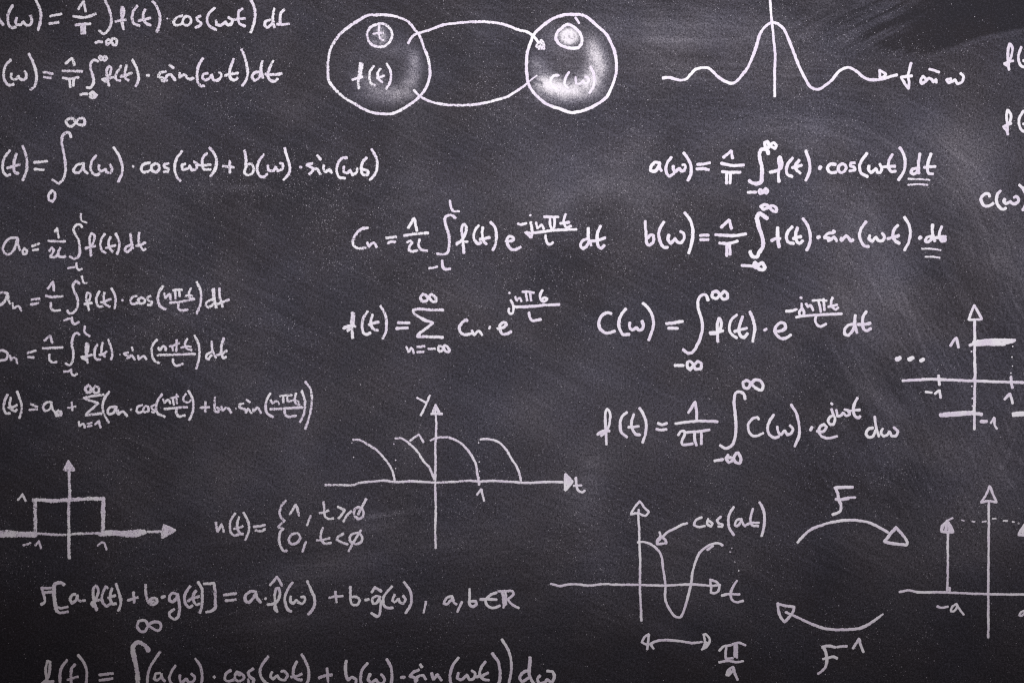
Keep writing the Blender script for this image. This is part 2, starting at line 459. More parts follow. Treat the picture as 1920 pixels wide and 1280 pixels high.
TABLES = """
F formula|chalk formula with one over pi, integral, cosine and dt, cut by the top edge
T 0 0 6
L: -30 180 0 238 36 286
P: 140 65 100 140 90 230 105 290 140 315 175 305
G: 190 205 175 250 190 285 235 280 262 243 285 280 325 290 355 255 355 210 340 180
P: 370 -60 400 0 435 70 460 150 455 240 430 340
E: 565 185 690 160 / 560 270 660 255
D: 880 105 940 15 965 135
B: 825 185 930 200 1010 185 1075 160
G: 845 285 920 275 1015 270 / 918 290 920 380 / 950 290 952 380
I: 1215 -110 1180 -60 1185 0 1215 80 1250 180 1245 280 1205 360 1160 385 1115 345
L w7: 1378 85 1368 160 1375 235 w5.5 1390 335 / 1392 95 1392 160 1378 210 / 1300 245 1350 235 1415 225
P: 1545 70 1500 130 1485 200 1500 260 1565 295
L: 1630 110 1610 170 1620 230 1650 270 1695 285 / 1560 235 1625 222 1690 205
P: 1715 15 1765 80 1795 170 1795 270 1765 365
K w4: 1880 212 1883 214
M: 1075 485 1110 472 1150 478
O: 1255 478 1225 445 1192 465 1200 510 1240 480 1265 430 1310 450 1312 505 1285 510 1250 470
T 300 0 6
L: 250 180 190 200 150 250 170 285 230 280 260 255
L: 300 185 262 215 258 265 295 288 338 270 348 220 320 190 285 195
L: 455 185 412 200 425 235 462 260 450 290 405 312
P: 615 95 555 150 530 220 550 290 630 335
G: 630 232 637 283 690 288 737 245 762 288 802 272 818 228 770 200
L: 930 105 888 130 880 200 895 265 955 295 / 818 226 880 218 955 210
P: 985 -50 1020 0 1060 80 1070 190 1050 290 1020 365
L: 1240 220 1185 250 1178 300 1215 315 1262 265 / 1285 100 1268 210 1287 312
L: 1395 115 1360 150 1350 230 1352 272 / 1320 275 1385 278 1450 270
F formula|chalk formula with one over pi, integral, sine and dt, second row at left
T 0 0 6
P: 120 675 60 750 40 840 60 920 100 960 150 950
G: 130 830 125 870 155 900 190 885 205 855 225 890 265 900 295 870 290 825 275 805
P: 325 610 370 700 400 790 410 880 390 970 345 1015
E: 490 812 590 832 / 495 872 570 880
D: 740 715 815 655 835 735
B: 705 800 780 802 925 806
G: 710 880 785 890 885 872 / 783 895 790 980 / 828 890 825 965
I: 1105 690 1060 680 1020 715 1025 790 1050 870 1050 940 1020 985 975 990
O: 1155 660 1130 630 1112 655 1135 680 1160 655 1185 632 1205 660 1180 692 1150 665
L: 1225 965 1212 900 1200 830 1205 775 1225 745 1247 765 1243 815 1205 885 1150 895 / 1150 892 1210 890 1275 870 / 1155 898 1200 925
P: 1365 745 1315 820 1300 870 1312 900 1350 908
L: 1425 735 1405 820 1410 880 1445 905 / 1360 860 1420 848 1480 825
P: 1490 675 1540 780 1560 870 1545 940 1525 970
K: 1655 850 1675 850
M: 905 1070 940 1058 975 1060
O: 1010 1060 1045 1035 1090 1075 1060 1100 1012 1100 1025 1060 1075 1060 1085 1085 1020 1090
T 300 0 6
L: 65 805 5 820 -20 868 40 880 78 905 40 915 20 905
L: 55 900 85 850 125 845 150 880 170 902 / 110 735 150 765
L: 218 825 222 882 255 845 285 850 310 885 345 892 375 882
P: 485 655 435 740 418 830 428 930 458 975 500 966
G: 535 825 492 840 480 880 510 907 560 880 582 845 600 895 645 908 685 870 685 830 665 820
L: 830 665 795 760 782 840 800 890 840 905 872 880 / 730 852 790 840 875 822
P: 920 560 960 670 985 780 975 890 925 965
L: 1130 812 1065 820 1032 870 1065 912 1110 880 1142 820 / 1150 690 1135 790 1160 875
L: 1275 685 1235 760 1212 850 1248 910 1295 915 1322 888 / 1190 835 1280 842 1370 830
F diagram|two chalk circles joined by two curved lines, smudged and shaded inside
T 600 0 5.334
circle w5.8: 570 155 480 155 390 205 290 270 200 345 140 425 100 510 85 600 80 700 90 810 130 870 220 960 330 1030 430 1090 540 1130 680 1142 760 1125 870 1065 960 1000 1010 950 1060 880 1095 780 1100 690 1080 580 1040 480 1000 370 950 300 880 220 800 180 690 155 570 150
circle w5.8: 600 243 520 265 475 330 480 400 530 455 620 470 690 430 720 360 700 290 650 248 590 240
L w5: 592 262 588 310 590 350 603 390 635 405 / 535 340 580 335 630 330
L: 415 635 398 700 385 770 382 820 388 885 / 405 635 395 720 / 422 640 415 700 395 780 / 325 797 375 785 420 772
P w5.5: 535 665 500 720 495 790 510 835 550 857
L w5: 605 690 575 740 590 795 625 825 / 570 785 605 772 640 760
P w5.5: 665 640 700 700 710 770 695 840 660 890
arrow w5.6: 885 435 905 395 940 352 985 335 1100 300 1240 250 1400 230 1600 220 1780 235 1880 260 1980 300 2080 325 2140 370 2185 425
arrow w5.2: 940 905 1000 965 1100 1015 1220 1045 1400 1055 1600 1040 1750 1005 1870 970 1970 910 2040 860 w3 2100 810 2170 758
arrow_head w5: c0.55 2215 400 2195 425 2165 455 2170 480 2200 455 2225 425 2235 470 2205 475 2180 490 2245 490 2235 430 2215 405
T 900 0 5.334
circle w6: 950 150 850 148 760 175 680 220 600 285 540 345 510 420 480 500 465 640 470 760 490 850 540 930 620 1010 680 1050 800 1090 900 1125 980 1120 1080 1090 1160 1050 1260 980 1310 890 1355 760 1365 650 1345 520 1300 410 1260 340 1180 270 1100 195 1020 150 940 148
tick w5: 955 180 990 235
circle w6: 890 247 820 278 765 340 760 390 790 440 850 472 980 480 1015 430 1010 360 960 290 885 250
L w5.5: 785 755 740 760 705 810 720 865 755 890
P w5.5: 890 725 855 780 848 840 880 885
G w5: 955 775 960 840 1000 838 1030 805 1045 840 1085 820 1085 785 1055 772
P w5.5: 1105 670 1138 740 1140 820 1128 880 1095 930
F diagram|chalk sinc curve rippling around a vertical axis that runs off the top edge
T 1220 0 6
curve w5.8: 140 880 210 875 330 905 400 890 450 840 510 780 640 765 690 800 740 850 820 910 920 940 980 905 1030 840 1080 780 1130 680 1180 550 1250 350 1360 258 1470 300 1550 440 1650 700 1730 870 1800 980 1860 1005 1910 998 2025 915 2125 800 2225 762 2325 812 2400 875 2475 900 2600 893 2700 862 2770 845
axis w5.2: 1335 -80 1342 0 1360 220 1385 450 1400 640 1395 830 1395 1085
T 1520 0 4.8
arrow_head w5: 622 695 620 632 680 670 650 697 625 698
L w5.5: 903 570 885 640 875 690 885 740 880 800 / 815 700 865 690 910 685 / 818 702 845 750 878 798
L w5.5: 1050 722 1012 688 990 722 998 758 1040 730 1062 702 1090 720 1100 742 1130 715 1130 745 / 1070 625 1110 635 1155 652
G w5.5: 1262 712 1220 718 1240 748 1285 730 1300 720 1320 758 1362 740 1375 690 1350 662
F formula|clipped chalk f and bracket at the right edge, upper of two, beside the sinc curve
L w5.5: 1785 630 1780 585 1775 480 1790 392 1815 430 1808 500 1780 570 / 1745 572 1785 560 1820 550 / 1745 575 1782 600
P w5.5: 1895 425 1872 500 1878 570 1910 605 1940 600
L w5.5: 1985 450 1975 540 1990 590 2030 600 / 1915 548 1980 540 2040 525
F formula|clipped chalk f and bracket at the right edge, lower of two, above c of omega
L w5.5: 1770 1195 1770 1120 1762 1050 1775 988 1802 1030 1795 1090 1770 1130 1740 1145 / 1735 1142 1775 1125 1805 1112 / 1738 1150 1765 1178 1775 1210
P w5.5: 1915 1000 1880 1060 1878 1130 1905 1178 1935 1185
L w5.5: 1995 1030 1985 1110 2000 1160 2040 1170 / 1915 1118 1985 1112 2045 1100
F formula|long chalk formula with integral from zero to infinity, cosine plus sine, third row at left
T 0 200 6
P: 110 495 55 570 30 660 40 740 75 780 115 765
L: 185 530 160 610 155 690 170 740 205 755 / 85 690 150 672 220 655
P: 255 445 290 540 305 650 290 750 255 825
E: 390 628 530 615 / 390 706 490 712
I: 800 345 790 305 740 295 705 330 695 400 715 520 735 640 735 740 710 820 660 870 590 825
O: 850 190 830 140 780 135 740 165 765 215 805 225 850 185 885 140 935 130 958 175 935 210 880 200 850 175
D: 590 945 550 990 548 1045 590 1070 620 1020 610 960 580 950
L: 930 640 865 660 825 715 845 745 895 735 935 670 945 640 / 940 660 945 715 985 750
P: 1080 550 1035 610 1020 690 1040 745 1090 770 1115 755
G: 1115 660 1110 700 1135 730 1175 715 1188 705 1200 740 1245 745 1262 700 1240 655
P: 1280 460 1345 570 1375 660 1370 760 1330 845
K w4.5: 1492 672 1502 674
L: 1685 630 1615 650 1590 700 1610 735 1670 730 1700 700
L: 1750 640 1705 670 1710 720 1760 735 1798 695 1775 650 1740 645
L: 1895 640 1850 650 1845 680 1895 700 1885 735 1845 735
T 300 240 4.571
P: 190 200 145 260 125 340 140 410 175 455
G: 215 310 185 320 195 358 245 345 255 320 275 365 310 350 315 310 290 290
L: 400 218 370 250 362 310 375 350 430 355 / 310 318 370 322 435 315
P: 425 170 470 230 485 290 470 360 435 415
X: 540 328 630 338 / 597 285 600 385
L: 725 195 735 260 735 340 725 380 750 405 790 390 805 345 780 305 740 315
P: 890 230 845 290 832 350 855 410 885 420 920 395
G: 925 320 930 365 970 370 990 335 1010 370 1050 350 1050 310 1030 300
P: 1068 175 1090 250 1112 330 1105 390 1060 445
K: 1200 332 1210 338
L: 1305 305 1255 315 1290 335 1320 350 1300 380 1280 395
L: 1320 355 1345 345 1375 395 / 1350 240 1378 272
L: 1405 325 1400 355 1420 375 1450 355 1470 385
P: 1598 255 1560 260 1520 320 1515 380 1540 425 1585 430
G: 1575 330 1575 380 1605 390 1630 360 1650 405 1685 380 1690 345
L: 1770 255 1735 300 1725 350 1740 400 1780 405 1785 370 1720 350
P: 1815 185 1850 250 1862 330 1840 400 1800 445
F formula|short chalk formula for a zero with one over two L and integral, at left
T 0 380 6.4
L w5.5: 215 425 130 425 60 480 35 550 60 610 110 620 170 560 210 430 / 215 430 220 510 240 575
D w5.5: 295 545 270 580 280 620 315 615 322 575 295 555
E w5.5: 385 520 470 492 / 395 570 460 558
D w5.5: 660 345 690 300 692 370 708 420
B w5.5: 580 462 680 465 780 466
D w5.5: 590 575 620 540 645 570 620 620 605 650 670 650 690 620
L w5.5: 720 545 700 600 710 645 745 655 785 645
I w5.5: 985 295 960 265 915 270 885 310 900 370 940 440 955 530 955 610 925 660 880 670 840 645
L w4.5: 970 135 968 190 985 220 1040 240
M w4.5: 815 785 860 775 895 772
L w4.5: 918 725 920 780 945 808 980 795
L w5.5: 1090 635 1085 550 1075 440 1095 365 1130 390 1130 450 1095 520 1030 550 / 1025 545 1080 535 1140 520
P w5.5: 1260 375 1215 440 1208 530 1225 580 1270 600
L w5.5: 1330 415 1305 460 1310 530 1350 590 / 1270 545 1325 530 1385 510
P w5.5: 1390 375 1420 440 1432 520 1405 615
L w5.5: 1575 505 1520 530 1500 570 1530 595 1575 550 1590 500 / 1570 375 1575 450 1595 550
L w5.5: 1670 360 1665 430 1680 510 1720 570 1745 555 / 1640 520 1690 505 1740 480
F formula|chalk formula for a n with integral and cosine of n pi t, at left
T 0 380 6.4
L w5.5: -30 1095 20 1080 90 1090 70 1160 20 1220 -20 1225 / 95 1090 100 1160 120 1215
T 0 500 5.817
L w5: 140 395 145 450 165 445 195 430 215 445 232 478
E w5.5: 345 360 430 350 / 340 412 420 395
D w5.5: 520 240 580 160 590 260
B w5.5: 500 318 560 330 685 322
L w5.5: 552 395 560 460 595 478 655 472
I w5.5: 870 185 830 155 800 190 805 260 840 330 850 400 835 460 790 505 750 505 735 480
L w5: 892 105 905 165 920 180 945 175
L w5: 700 585 740 570 782 565 / 785 550 790 605 820 625 858 605
L w5.5: 970 470 955 410 940 330 950 280 985 290 985 340 955 390 920 410 / 920 410 960 400 1000 398
P w5.5: 1085 270 1055 330 1055 400 1080 435 1120 430
L w5.5: 1140 280 1130 340 1140 400 1195 435 / 1100 390 1150 375 1205 355
P w5.5: 1215 235 1245 290 1262 370 1250 455
K w5.5: 1332 362 1340 364
L w5.5: 1490 320 1440 335 1425 380 1450 408 1500 395
L w5.5: 1540 335 1505 360 1520 400 1565 400 1585 360 1555 340
L w5.5: 1640 320 1605 340 1620 365 1660 385 1645 415 1610 415
T 200 500 6.4
P w5.5: 675 230 630 310 615 390 640 470 705 512
L w5: 690 320 705 380 735 345 760 325 770 395
G w5: 800 285 850 275 905 275 / 825 290 825 385 / 870 285 880 355
L w5: 1010 260 985 330 1000 375 1050 385 / 950 350 1000 340 1030 350
B w5.5: 760 432 850 425 930 412 1050 390
L w5.5: 862 450 860 500 895 525 970 512
P w5.5: 1080 185 1120 270 1135 360 1125 450 1080 560
L w5.5: 1270 395 1210 415 1188 460 1215 490 1270 460 1300 410 / 1285 265 1290 380 1315 490 / 1275 270 1280 400
L w5.5: 1355 260 1355 350 1375 430 1390 480 / 1320 450 1380 430 1465 395
F formula|chalk formula for b n with integral and sine of n pi t, at left
T 0 500 5.817
L w5.5: -30 920 40 915 80 950 70 1005 20 1020 -30 1020
L w5: 110 965 118 1020 150 990 175 1000 190 1055
E w5.5: 300 940 390 915 / 305 985 365 990
D w5.5: 485 805 545 750 570 830
B w5.5: 465 888 560 885 680 880
L w5.5: 538 955 540 1010 570 1042 620 1040
I w5.5: 865 740 850 718 815 735 790 790 785 860 800 930 795 1010 770 1065 745 1072 718 1052
L w5: 925 650 920 705 940 735 978 755
L w5: 700 1140 740 1140 775 1125 / 775 1120 780 1165 810 1185 840 1165
L w5.5: 955 1045 945 980 935 900 940 835 960 845 955 920 930 985 / 890 985 940 975 1000 960 / 895 990 945 1020 / 945 860 948 960
P w5.5: 1060 845 1035 910 1035 980 1060 1012 1095 1010
L w5.5: 1120 830 1110 880 1110 940 1145 980 / 1085 960 1130 950 1165 925
P w5.5: 1182 795 1210 880 1225 950 1210 1010
K w2.5: 1305 955 1308 957
T 200 500 6.4
L w5: 255 1030 205 1040 225 1060 265 1070 245 1100
L w5: 265 1090 300 1060 340 1115 / 305 970 315 1000
L w5: 375 1065 385 1115 430 1075 450 1075 475 1105
P w5.5: 605 875 555 930 540 1010 555 1090 590 1140 630 1150
L w5: 620 970 635 1005 680 950 705 965 710 1005
G w5: 755 955 800 945 870 915 / 785 955 795 1005 / 840 880 835 1010
L w5: 965 865 940 930 960 985 1015 1000 / 895 970 960 955 1010 960
B w5.5: 610 1060 830 1055 1060 1045
L w5.5: 795 1110 800 1150 835 1185 880 1175 920 1165
P w5.5: 1055 825 1100 920 1115 1020 1105 1120 1075 1220
L w5.5: 1255 1020 1205 1050 1190 1095 1220 1110 1260 1060 / 1262 895 1265 990 1310 1090
L w5.5: 1405 855 1380 940 1375 1030 1400 1095 1430 1080 / 1325 1060 1390 1040 1440 1005
F formula|chalk formula with a zero plus a sum of cosine and sine, at left
T 0 700 6.4
P w5.5: 90 255 55 330 45 410 65 475 120 475
L w5.5: 130 290 120 370 140 430 180 455 200 435 / 100 410 150 405 200 380
P w5.5: 205 215 240 310 260 390 250 480 235 535
E w5.5: 370 365 445 400 / 355 435 445 430
L w5.5: 600 340 545 355 515 410 540 450 585 435 620 380 615 345 / 615 370 630 430 660 465
D w6: 700 440 665 475 680 505 730 500 740 460 700 450 690 480 720 480
X w5: 815 410 865 405 910 395 / 860 345 870 440
S w5.5: 1240 255 1110 270 995 295 1080 325 1180 355 1110 420 1050 470 1020 500 1110 490 1215 480
O w5.5: 1060 135 1025 180 1040 225 1085 225 1095 170 1060 145 / 1145 150 1115 200 1140 240 1185 215 1185 165 1145 150
L w5: 945 580 955 635 985 605 1010 605 1020 645
E w4.5: 1045 605 1105 590 / 1050 635 1100 625
D w5: 1140 610 1185 570 1205 645
P w5.5: 1310 220 1255 300 1230 390 1245 480 1305 585
L w5.5: 1385 395 1315 410 1290 460 1315 490 1365 470 1395 400 / 1390 420 1405 475
L w5: 1415 440 1420 495 1460 455 1490 465 1525 515
K w5: 1572 430 1577 432
L w5: 1705 375 1650 400 1635 450 1665 470 1715 455
L w5: 1750 390 1720 425 1735 465 1785 450 1780 400 1745 390
L w5: 1855 380 1815 395 1825 425 1865 440 1850 470 1820 460
T 290 700 6
P w5.5: 80 235 35 300 15 370 30 440 115 485
L w5: 95 290 110 330 140 300 160 300 175 335
G w5: 180 275 220 268 265 260 / 205 285 215 350 / 245 235 250 335
L w5: 350 230 320 280 340 320 390 320 405 300
B w5.5: 110 398 240 385 365 378
L w5.5: 245 400 245 450 275 480 340 470
P w5.5: 380 195 425 280 435 370 420 460 390 520
X w5: 515 385 615 380 / 572 320 568 430
L w5: 680 265 675 350 680 420 710 435 735 400 700 385
L w5: 750 370 765 420 800 385 835 400 860 440
K w3.5: 912 393 916 395
L w5: 1000 335 950 350 955 385 1010 400 1025 440
L w5: 1025 440 1050 395 1090 445 / 1035 298 1070 320
L w5: 1105 400 1110 430 1150 380 1175 400 1195 445
P w5.5: 1300 225 1260 300 1248 380 1270 450 1330 488
L w5: 1305 300 1325 335 1365 310 1385 315 1400 345
G w5: 1410 255 1480 245 1545 245 / 1445 260 1450 325 / 1490 255 1495 315
L w5: 1590 220 1575 290 1590 340 1630 350 / 1510 315 1570 300 1620 325
B w5.5: 1300 402 1480 390 1660 380
L w5.5: 1462 405 1470 465 1500 485 1590 475
P w5.5: 1655 195 1685 290 1690 390 1665 490 1635 545
P w5.5: 1695 95 1750 170 1770 280 1755 420 1725 540 1695 620
F formula|chalk formula for c n with integral and raised exponent, in the middle
T 640 360 6.4
L: 315 430 250 440 180 500 140 580 145 640 200 675 260 675 290 668
L w5.5: 312 605 330 660 365 620 395 615 425 660
E: 540 550 655 540 / 560 615 600 598 645 602
D: 805 430 875 315 905 465
B: 755 525 900 503 1040 490
D w5.5: 790 605 830 588 850 605 820 650 810 700 845 712 910 700
L w5.5: 938 570 925 640 955 690 1030 705
I: 1365 315 1330 283 1280 285 1245 310 1245 370 1275 460 1295 560 1295 660 1270 730 1210 750 1150 740
L w5.5: 1300 105 1315 180 1345 230 1410 232
M w5: 1055 915 1105 910 1150 898
L w5.5: 1212 825 1215 890 1240 925 1305 922
L: 1470 730 1465 650 1455 560 1445 470 1450 410 1465 385 1485 395 1500 440 1485 510 1440 585 1385 630 / 1385 615 1440 595 1515 598
P: 1645 405 1605 460 1590 540 1605 590 1645 620 1675 610
L: 1695 425 1690 500 1705 585 1740 625 / 1660 570 1720 560 1780 545
P: 1790 365 1840 420 1860 510 1850 620 1820 695
T 900 360 6.4
L: 310 590 370 590 405 570 395 545 360 530 325 560 330 620 365 680 420 690 485 660
M w5.5: 455 380 495 390 555 375
L w5.5: 610 365 622 430 625 500 615 550 580 515 545 485 / 555 485 600 495 / 603 278 605 280
L w5: 675 370 690 440 725 405 745 395 765 445
G w5.5: 770 300 860 300 940 300 / 840 310 845 400 860 440 / 895 310 893 400 880 440
L w5.5: 1030 270 1005 330 1010 390 1040 425 1090 410 / 965 378 1020 370 1070 365
B w5.5: 640 490 760 475 900 458 1155 450
L w5.5: 785 520 790 570 820 625 850 625 875 605
L: 1290 565 1230 590 1205 650 1235 680 1280 650 1315 590 / 1300 435 1300 540 1335 640
L: 1450 410 1415 480 1405 570 1420 650 1455 680 1490 645 / 1330 590 1410 580 1500 550
F formula|chalk formula with a large sum sign and raised exponent, in the middle
T 630 530 6.4
L w6.5: 195 360 190 430 185 500 w6 200 660 / 215 370 215 440 205 520 / 90 545 150 520 230 520 / 135 575 180 545 / 95 530 130 540 180 530
P: 380 345 330 420 315 500 325 590 370 620 410 600
L: 440 385 420 450 425 520 460 560 505 570 / 400 505 450 485 510 470
P: 535 280 585 370 605 480 600 580 565 665
E: 745 480 880 482 / 725 550 860 542
S: 1285 325 1120 325 990 315 925 325 935 365 1050 440 1165 480 1080 550 1010 600 980 645 1120 648 1280 655
O: 1110 180 1080 150 1040 135 1015 180 1040 225 1080 220 1110 180 1140 140 1200 180 1200 225 1160 225 1105 165
L w5: 845 770 870 835 900 780 920 800 935 845
E w5: 975 770 1060 762 / 975 830 1050 828
M w5: 1110 795 1185 792
O w5.5: 1285 780 1245 755 1220 790 1250 825 1285 800 1300 745 1340 770 1365 810 1345 830 1310 820 1285 770
T 840 530 7.68
L: 275 545 265 525 220 560 165 630 175 700 225 745 290 745 345 730
L w5.5: 345 690 380 760 430 700 455 705 490 750
K w5: 602 630 594 660
L: 710 660 790 645 845 605 830 575 780 575 745 620 750 690 790 740 850 735 905 705
L w5: 905 250 935 310 945 390 930 440 890 450 872 410 878 375 / 884 145 887 148
L w5: 970 205 990 260 1020 215 1040 220 1055 265
G w5: 1075 130 1150 130 1235 145 / 1120 150 1140 255 / 1180 150 1195 255
D w5.5: 1355 110 1325 180 1340 250 1390 270 1430 230 1380 215 1350 245
B w5.5: 950 348 1150 345 1350 325 1600 315
L w5.5: 1165 430 1175 490 1215 545 1260 540 1335 530
F formula|chalk formula for a of omega ending in a doubly underlined dt, right half
T 1190 250 6.4
L: 300 355 245 350 195 400 190 450 235 460 275 420 300 360 / 300 365 300 420 320 450
P: 440 290 395 350 375 430 395 500 415 520 470 485
G: 460 395 465 435 490 460 525 430 540 420 555 455 590 450 610 410 600 380 575 378
P: 590 235 640 310 675 390 675 480 640 565
E: 755 375 820 372 900 355 / 745 428 820 425 885 438
D: 1065 290 1160 210 1175 300
B: 1040 360 1120 380 1200 388 1310 380
G: 1050 460 1130 468 1265 470 / 1105 480 1100 600 / 1150 480 1145 600
I w7.5: 1605 245 1590 205 1540 190 1505 215 1500 300 1525 400 1525 500 1515 580 1460 605 1400 590 1375 570
O w6: 1620 150 1595 100 1560 115 1565 160 1605 170 1640 130 1670 110 1700 150 1685 185 1640 160 1610 135
M w5.5: 1360 710 1455 707
O w6: 1540 705 1510 670 1485 695 1505 725 1545 705 1570 665 1595 690 1585 725 1540 695
L: 1730 580 1725 500 1735 400 1730 300 1745 285 1765 330 1755 420 1700 450 1625 465
P: 1895 300 1845 360 1820 440 1840 500 1890 520
T 1470 250 6.4
L: 180 325 135 395 150 440 195 480 / 100 415 160 400 210 385
P: 265 215 300 320 312 410 295 490 260 565
K w7: 437 405 430 425
L: 615 375 560 370 525 415 540 460 580 475 625 465
L: 700 370 660 395 650 440 680 470 725 455 745 415 730 380 690 365
L: 850 355 800 360 795 390 845 410 850 440 790 455
P: 995 245 930 330 905 400 930 480 1000 520
G: 1020 395 1015 440 1050 475 1085 440 1105 425 1120 470 1155 475 1175 430 1150 370
L: 1300 255 1260 330 1255 410 1290 460 1340 455 / 1180 405 1260 400 1330 395
P: 1390 175 1430 240 1455 340 1440 450 1375 560
L: 1590 420 1540 435 1525 480 1560 490 1595 460 1610 420 / 1630 245 1615 350 1615 480
L: 1765 250 1735 330 1720 420 1735 480 1785 490 / 1685 410 1750 405 1815 400
underline w4: c0.62 1490 550 1610 550 1745 562
underline w4: c0.62 1490 620 1610 612 1725 620
F formula|chalk formula for b of omega ending in a doubly underlined dt, right half
T 1190 370 6.4
L: 130 285 130 380 140 480 150 560 180 575 225 530 225 460 190 450 155 490
P: 350 295 305 370 290 460 315 550 350 600 395 600
G: 410 455 400 510 435 550 475 510 485 495 505 530 550 545 590 500 585 430 550 410
P: 600 185 665 270 695 380 690 520 650 670
E: 785 460 885 455 / 790 510 885 508
D: 1040 360 1135 270 1160 375
B: 970 450 1130 460 1240 455 1335 438
G: 1020 550 1120 555 1235 525 / 1105 570 1105 700 / 1140 570 1145 685
I w8: 1590 255 1540 215 1500 190 1470 230 1480 320 1515 430 1540 530 1530 610 1490 670 1470 715 1420 715 1395 680 1385 650
O w6: 1610 110 1560 90 1510 110 1545 150 1600 125 1650 100 1700 130 1700 180 1660 165 1610 115
M w5.5: 1285 818 1350 820 1410 828
O w6.5: 1480 810 1440 775 1430 830 1460 850 1500 800 1530 785 1565 840 1540 870 1490 855 1455 800
L w6.5: 1735 595 1720 520 1715 440 1715 365 / 1645 515 1700 495 1745 495
P: 1890 355 1840 410 1820 480 1845 540 1905 555
T 1480 370 6
L: 90 345 70 420 85 500 115 520 150 490 / 45 465 90 450 130 440
P: 155 240 210 330 235 430 225 530 195 595
K w7.5: 335 445 320 455
L: 490 400 430 410 390 455 440 460 480 470 440 490
L: 460 480 500 445 535 490 / 495 375 510 390
L: 585 460 585 490 640 430 665 450 690 490 715 480
P: 860 275 810 350 790 440 815 510 850 550 890 555
G: 905 430 895 470 930 495 975 450 1000 485 1040 490 1070 450 1045 405
L: 1220 315 1180 360 1165 430 1190 490 1235 515 / 1105 465 1165 450 1230 430
P: 1295 225 1340 300 1360 400 1345 500 1295 595
K w7: 1480 450 1465 462
L: 1600 440 1550 450 1525 490 1555 505 1595 475 1610 450 / 1610 310 1610 400 1635 490
L: 1715 330 1690 390 1690 450 1715 495 1750 490 1755 470 1710 460 / 1640 460 1700 445 1755 440
underline w4: c0.62 1490 578 1600 580 1705 595
underline w4: c0.62 1530 668 1610 670 1695 682
F formula|chalk formula beginning with c of omega equals, with integral and exponential over L, right half
T 1100 530 6.4
L: 290 370 250 360 190 390 150 450 148 510 180 575 240 605 335 580
P: 470 315 410 390 385 480 395 550 440 620 510 618
G: 520 480 515 530 540 570 575 550 595 535 620 565 660 560 680 520 665 460
P: 675 245 750 320 795 420 800 530 745 685
E: 955 490 1050 480 1150 465 / 985 545 1090 545
I: 1455 210 1440 160 1405 140 1360 165 1335 220 1345 320 1380 450 1390 540 1370 640 1330 740 1270 830 1210 842 1160 800
O: 1605 150 1560 105 1510 115 1505 165 1550 190 1600 150 1650 105 1690 140 1685 190 1640 195 1605 155
M: 1060 993 1160 993
O: 1285 985 1240 945 1210 950 1210 1010 1245 1045 1285 990 1330 940 1375 970 1370 1030 1310 1035 1280 990
L: 1572 705 1570 600 1568 500 1588 420 1612 460 1610 540 1575 600 1485 610 / 1480 600 1560 595 1635 575
P: 1800 385 1740 440 1710 540 1740 620 1800 660
T 1370 530 6.4
L: 145 405 115 490 95 570 120 640 165 655 200 610 / 50 585 115 565 195 545
P: 230 350 270 440 288 550 265 705
K: 405 570 430 555
L: 530 580 600 580 655 540 645 490 600 480 550 520 530 580 560 635 620 670 670 660 720 625
M w5.5: 665 340 720 340 790 322
L w5: 850 250 855 300 880 350 870 400 840 395 820 360 850 310 / 840 180 850 185
L w5: 905 255 930 290 960 265 990 330
G w5: 985 215 1070 208 1150 215 / 1055 220 1080 350 / 1115 195 1125 330
L w5: 1220 180 1205 240 1210 280 1260 325 1290 300 / 1175 290 1220 280 1275 265
B w5: 785 415 860 400 1000 388 1150 380 1330 373
L w5: 1020 410 1018 460 1045 510 1080 525 1145 495
L: 1480 500 1420 505 1370 560 1370 620 1410 635 1460 580 1490 520 / 1495 390 1490 500 1515 600
L: 1625 345 1590 410 1585 500 1600 560 1640 575 1680 550 / 1530 500 1600 500 1675 485
F formula|chalk formula with one over two pi and integral of C of omega, right half
T 1100 700 6
L w5.5: 222 795 215 680 210 560 212 440 230 395 258 430 262 530 235 620 200 650 130 680 / 125 685 160 655 255 645 / 165 700 200 670
P w5.5: 450 435 395 490 375 570 390 660 455 715
L w5.5: 530 460 505 540 510 610 550 680 600 690 / 470 605 530 600 585 590
P w5.5: 595 390 640 460 668 570 660 680 630 775
E w5.5: 805 560 850 575 900 560 / 785 625 840 635 895 625
D w5.5: 1145 440 1220 320 1235 410 1240 515
B w5.5: 1000 562 1130 545 1260 535 1470 540
D w5.5: 1030 690 1060 650 1100 645 1105 680 1070 760 1075 800 1120 800 1190 790
G w5.5: 1110 660 1230 655 1300 645 1380 635 / 1215 660 1215 740 1235 805 / 1290 650 1290 790
I w6: 1785 285 1765 225 1720 205 1680 215 1660 280 1665 400 1675 520 1680 620 1665 740 1630 810 1570 840 1500 810
O w6: 1850 110 1800 75 1760 105 1770 155 1815 165 1850 115 1890 75 1950 80 1985 130 1970 190 1920 175 1850 115
M w5.5: 1440 980 1530 968
O w6: 1590 915 1570 960 1600 1000 1640 975 1680 900 1705 890 1735 960 1720 1010 1680 1000 1640 950 1590 945
T 1390 700 6
L w5.5: 195 515 180 492 130 505 80 570 85 650 130 700 180 700 245 670
P w5.5: 365 465 315 540 295 620 320 690 375 722 420 705
G w5.5: 405 600 420 670 450 690 485 640 520 690 560 670 580 620 545 585
P w5.5: 560 350 620 450 650 580 650 700 600 815
K w6: 775 632 795 605
L w5.5: 850 650 920 650 960 600 930 570 885 600 870 650 900 700 950 725 1020 720 1075 705
L w5.5: 1015 400 1030 450 1055 510 1040 570 1000 570 975 530 1000 490 1035 470 / 1010 335 1022 345
G w5: 1070 410 1080 480 1120 470 1145 440 1180 475 1220 460 1210 420 1160 405
L w5.5: 1305 275 1270 350 1260 420 1280 480 1320 500 1335 480 / 1200 430 1260 415 1330 408
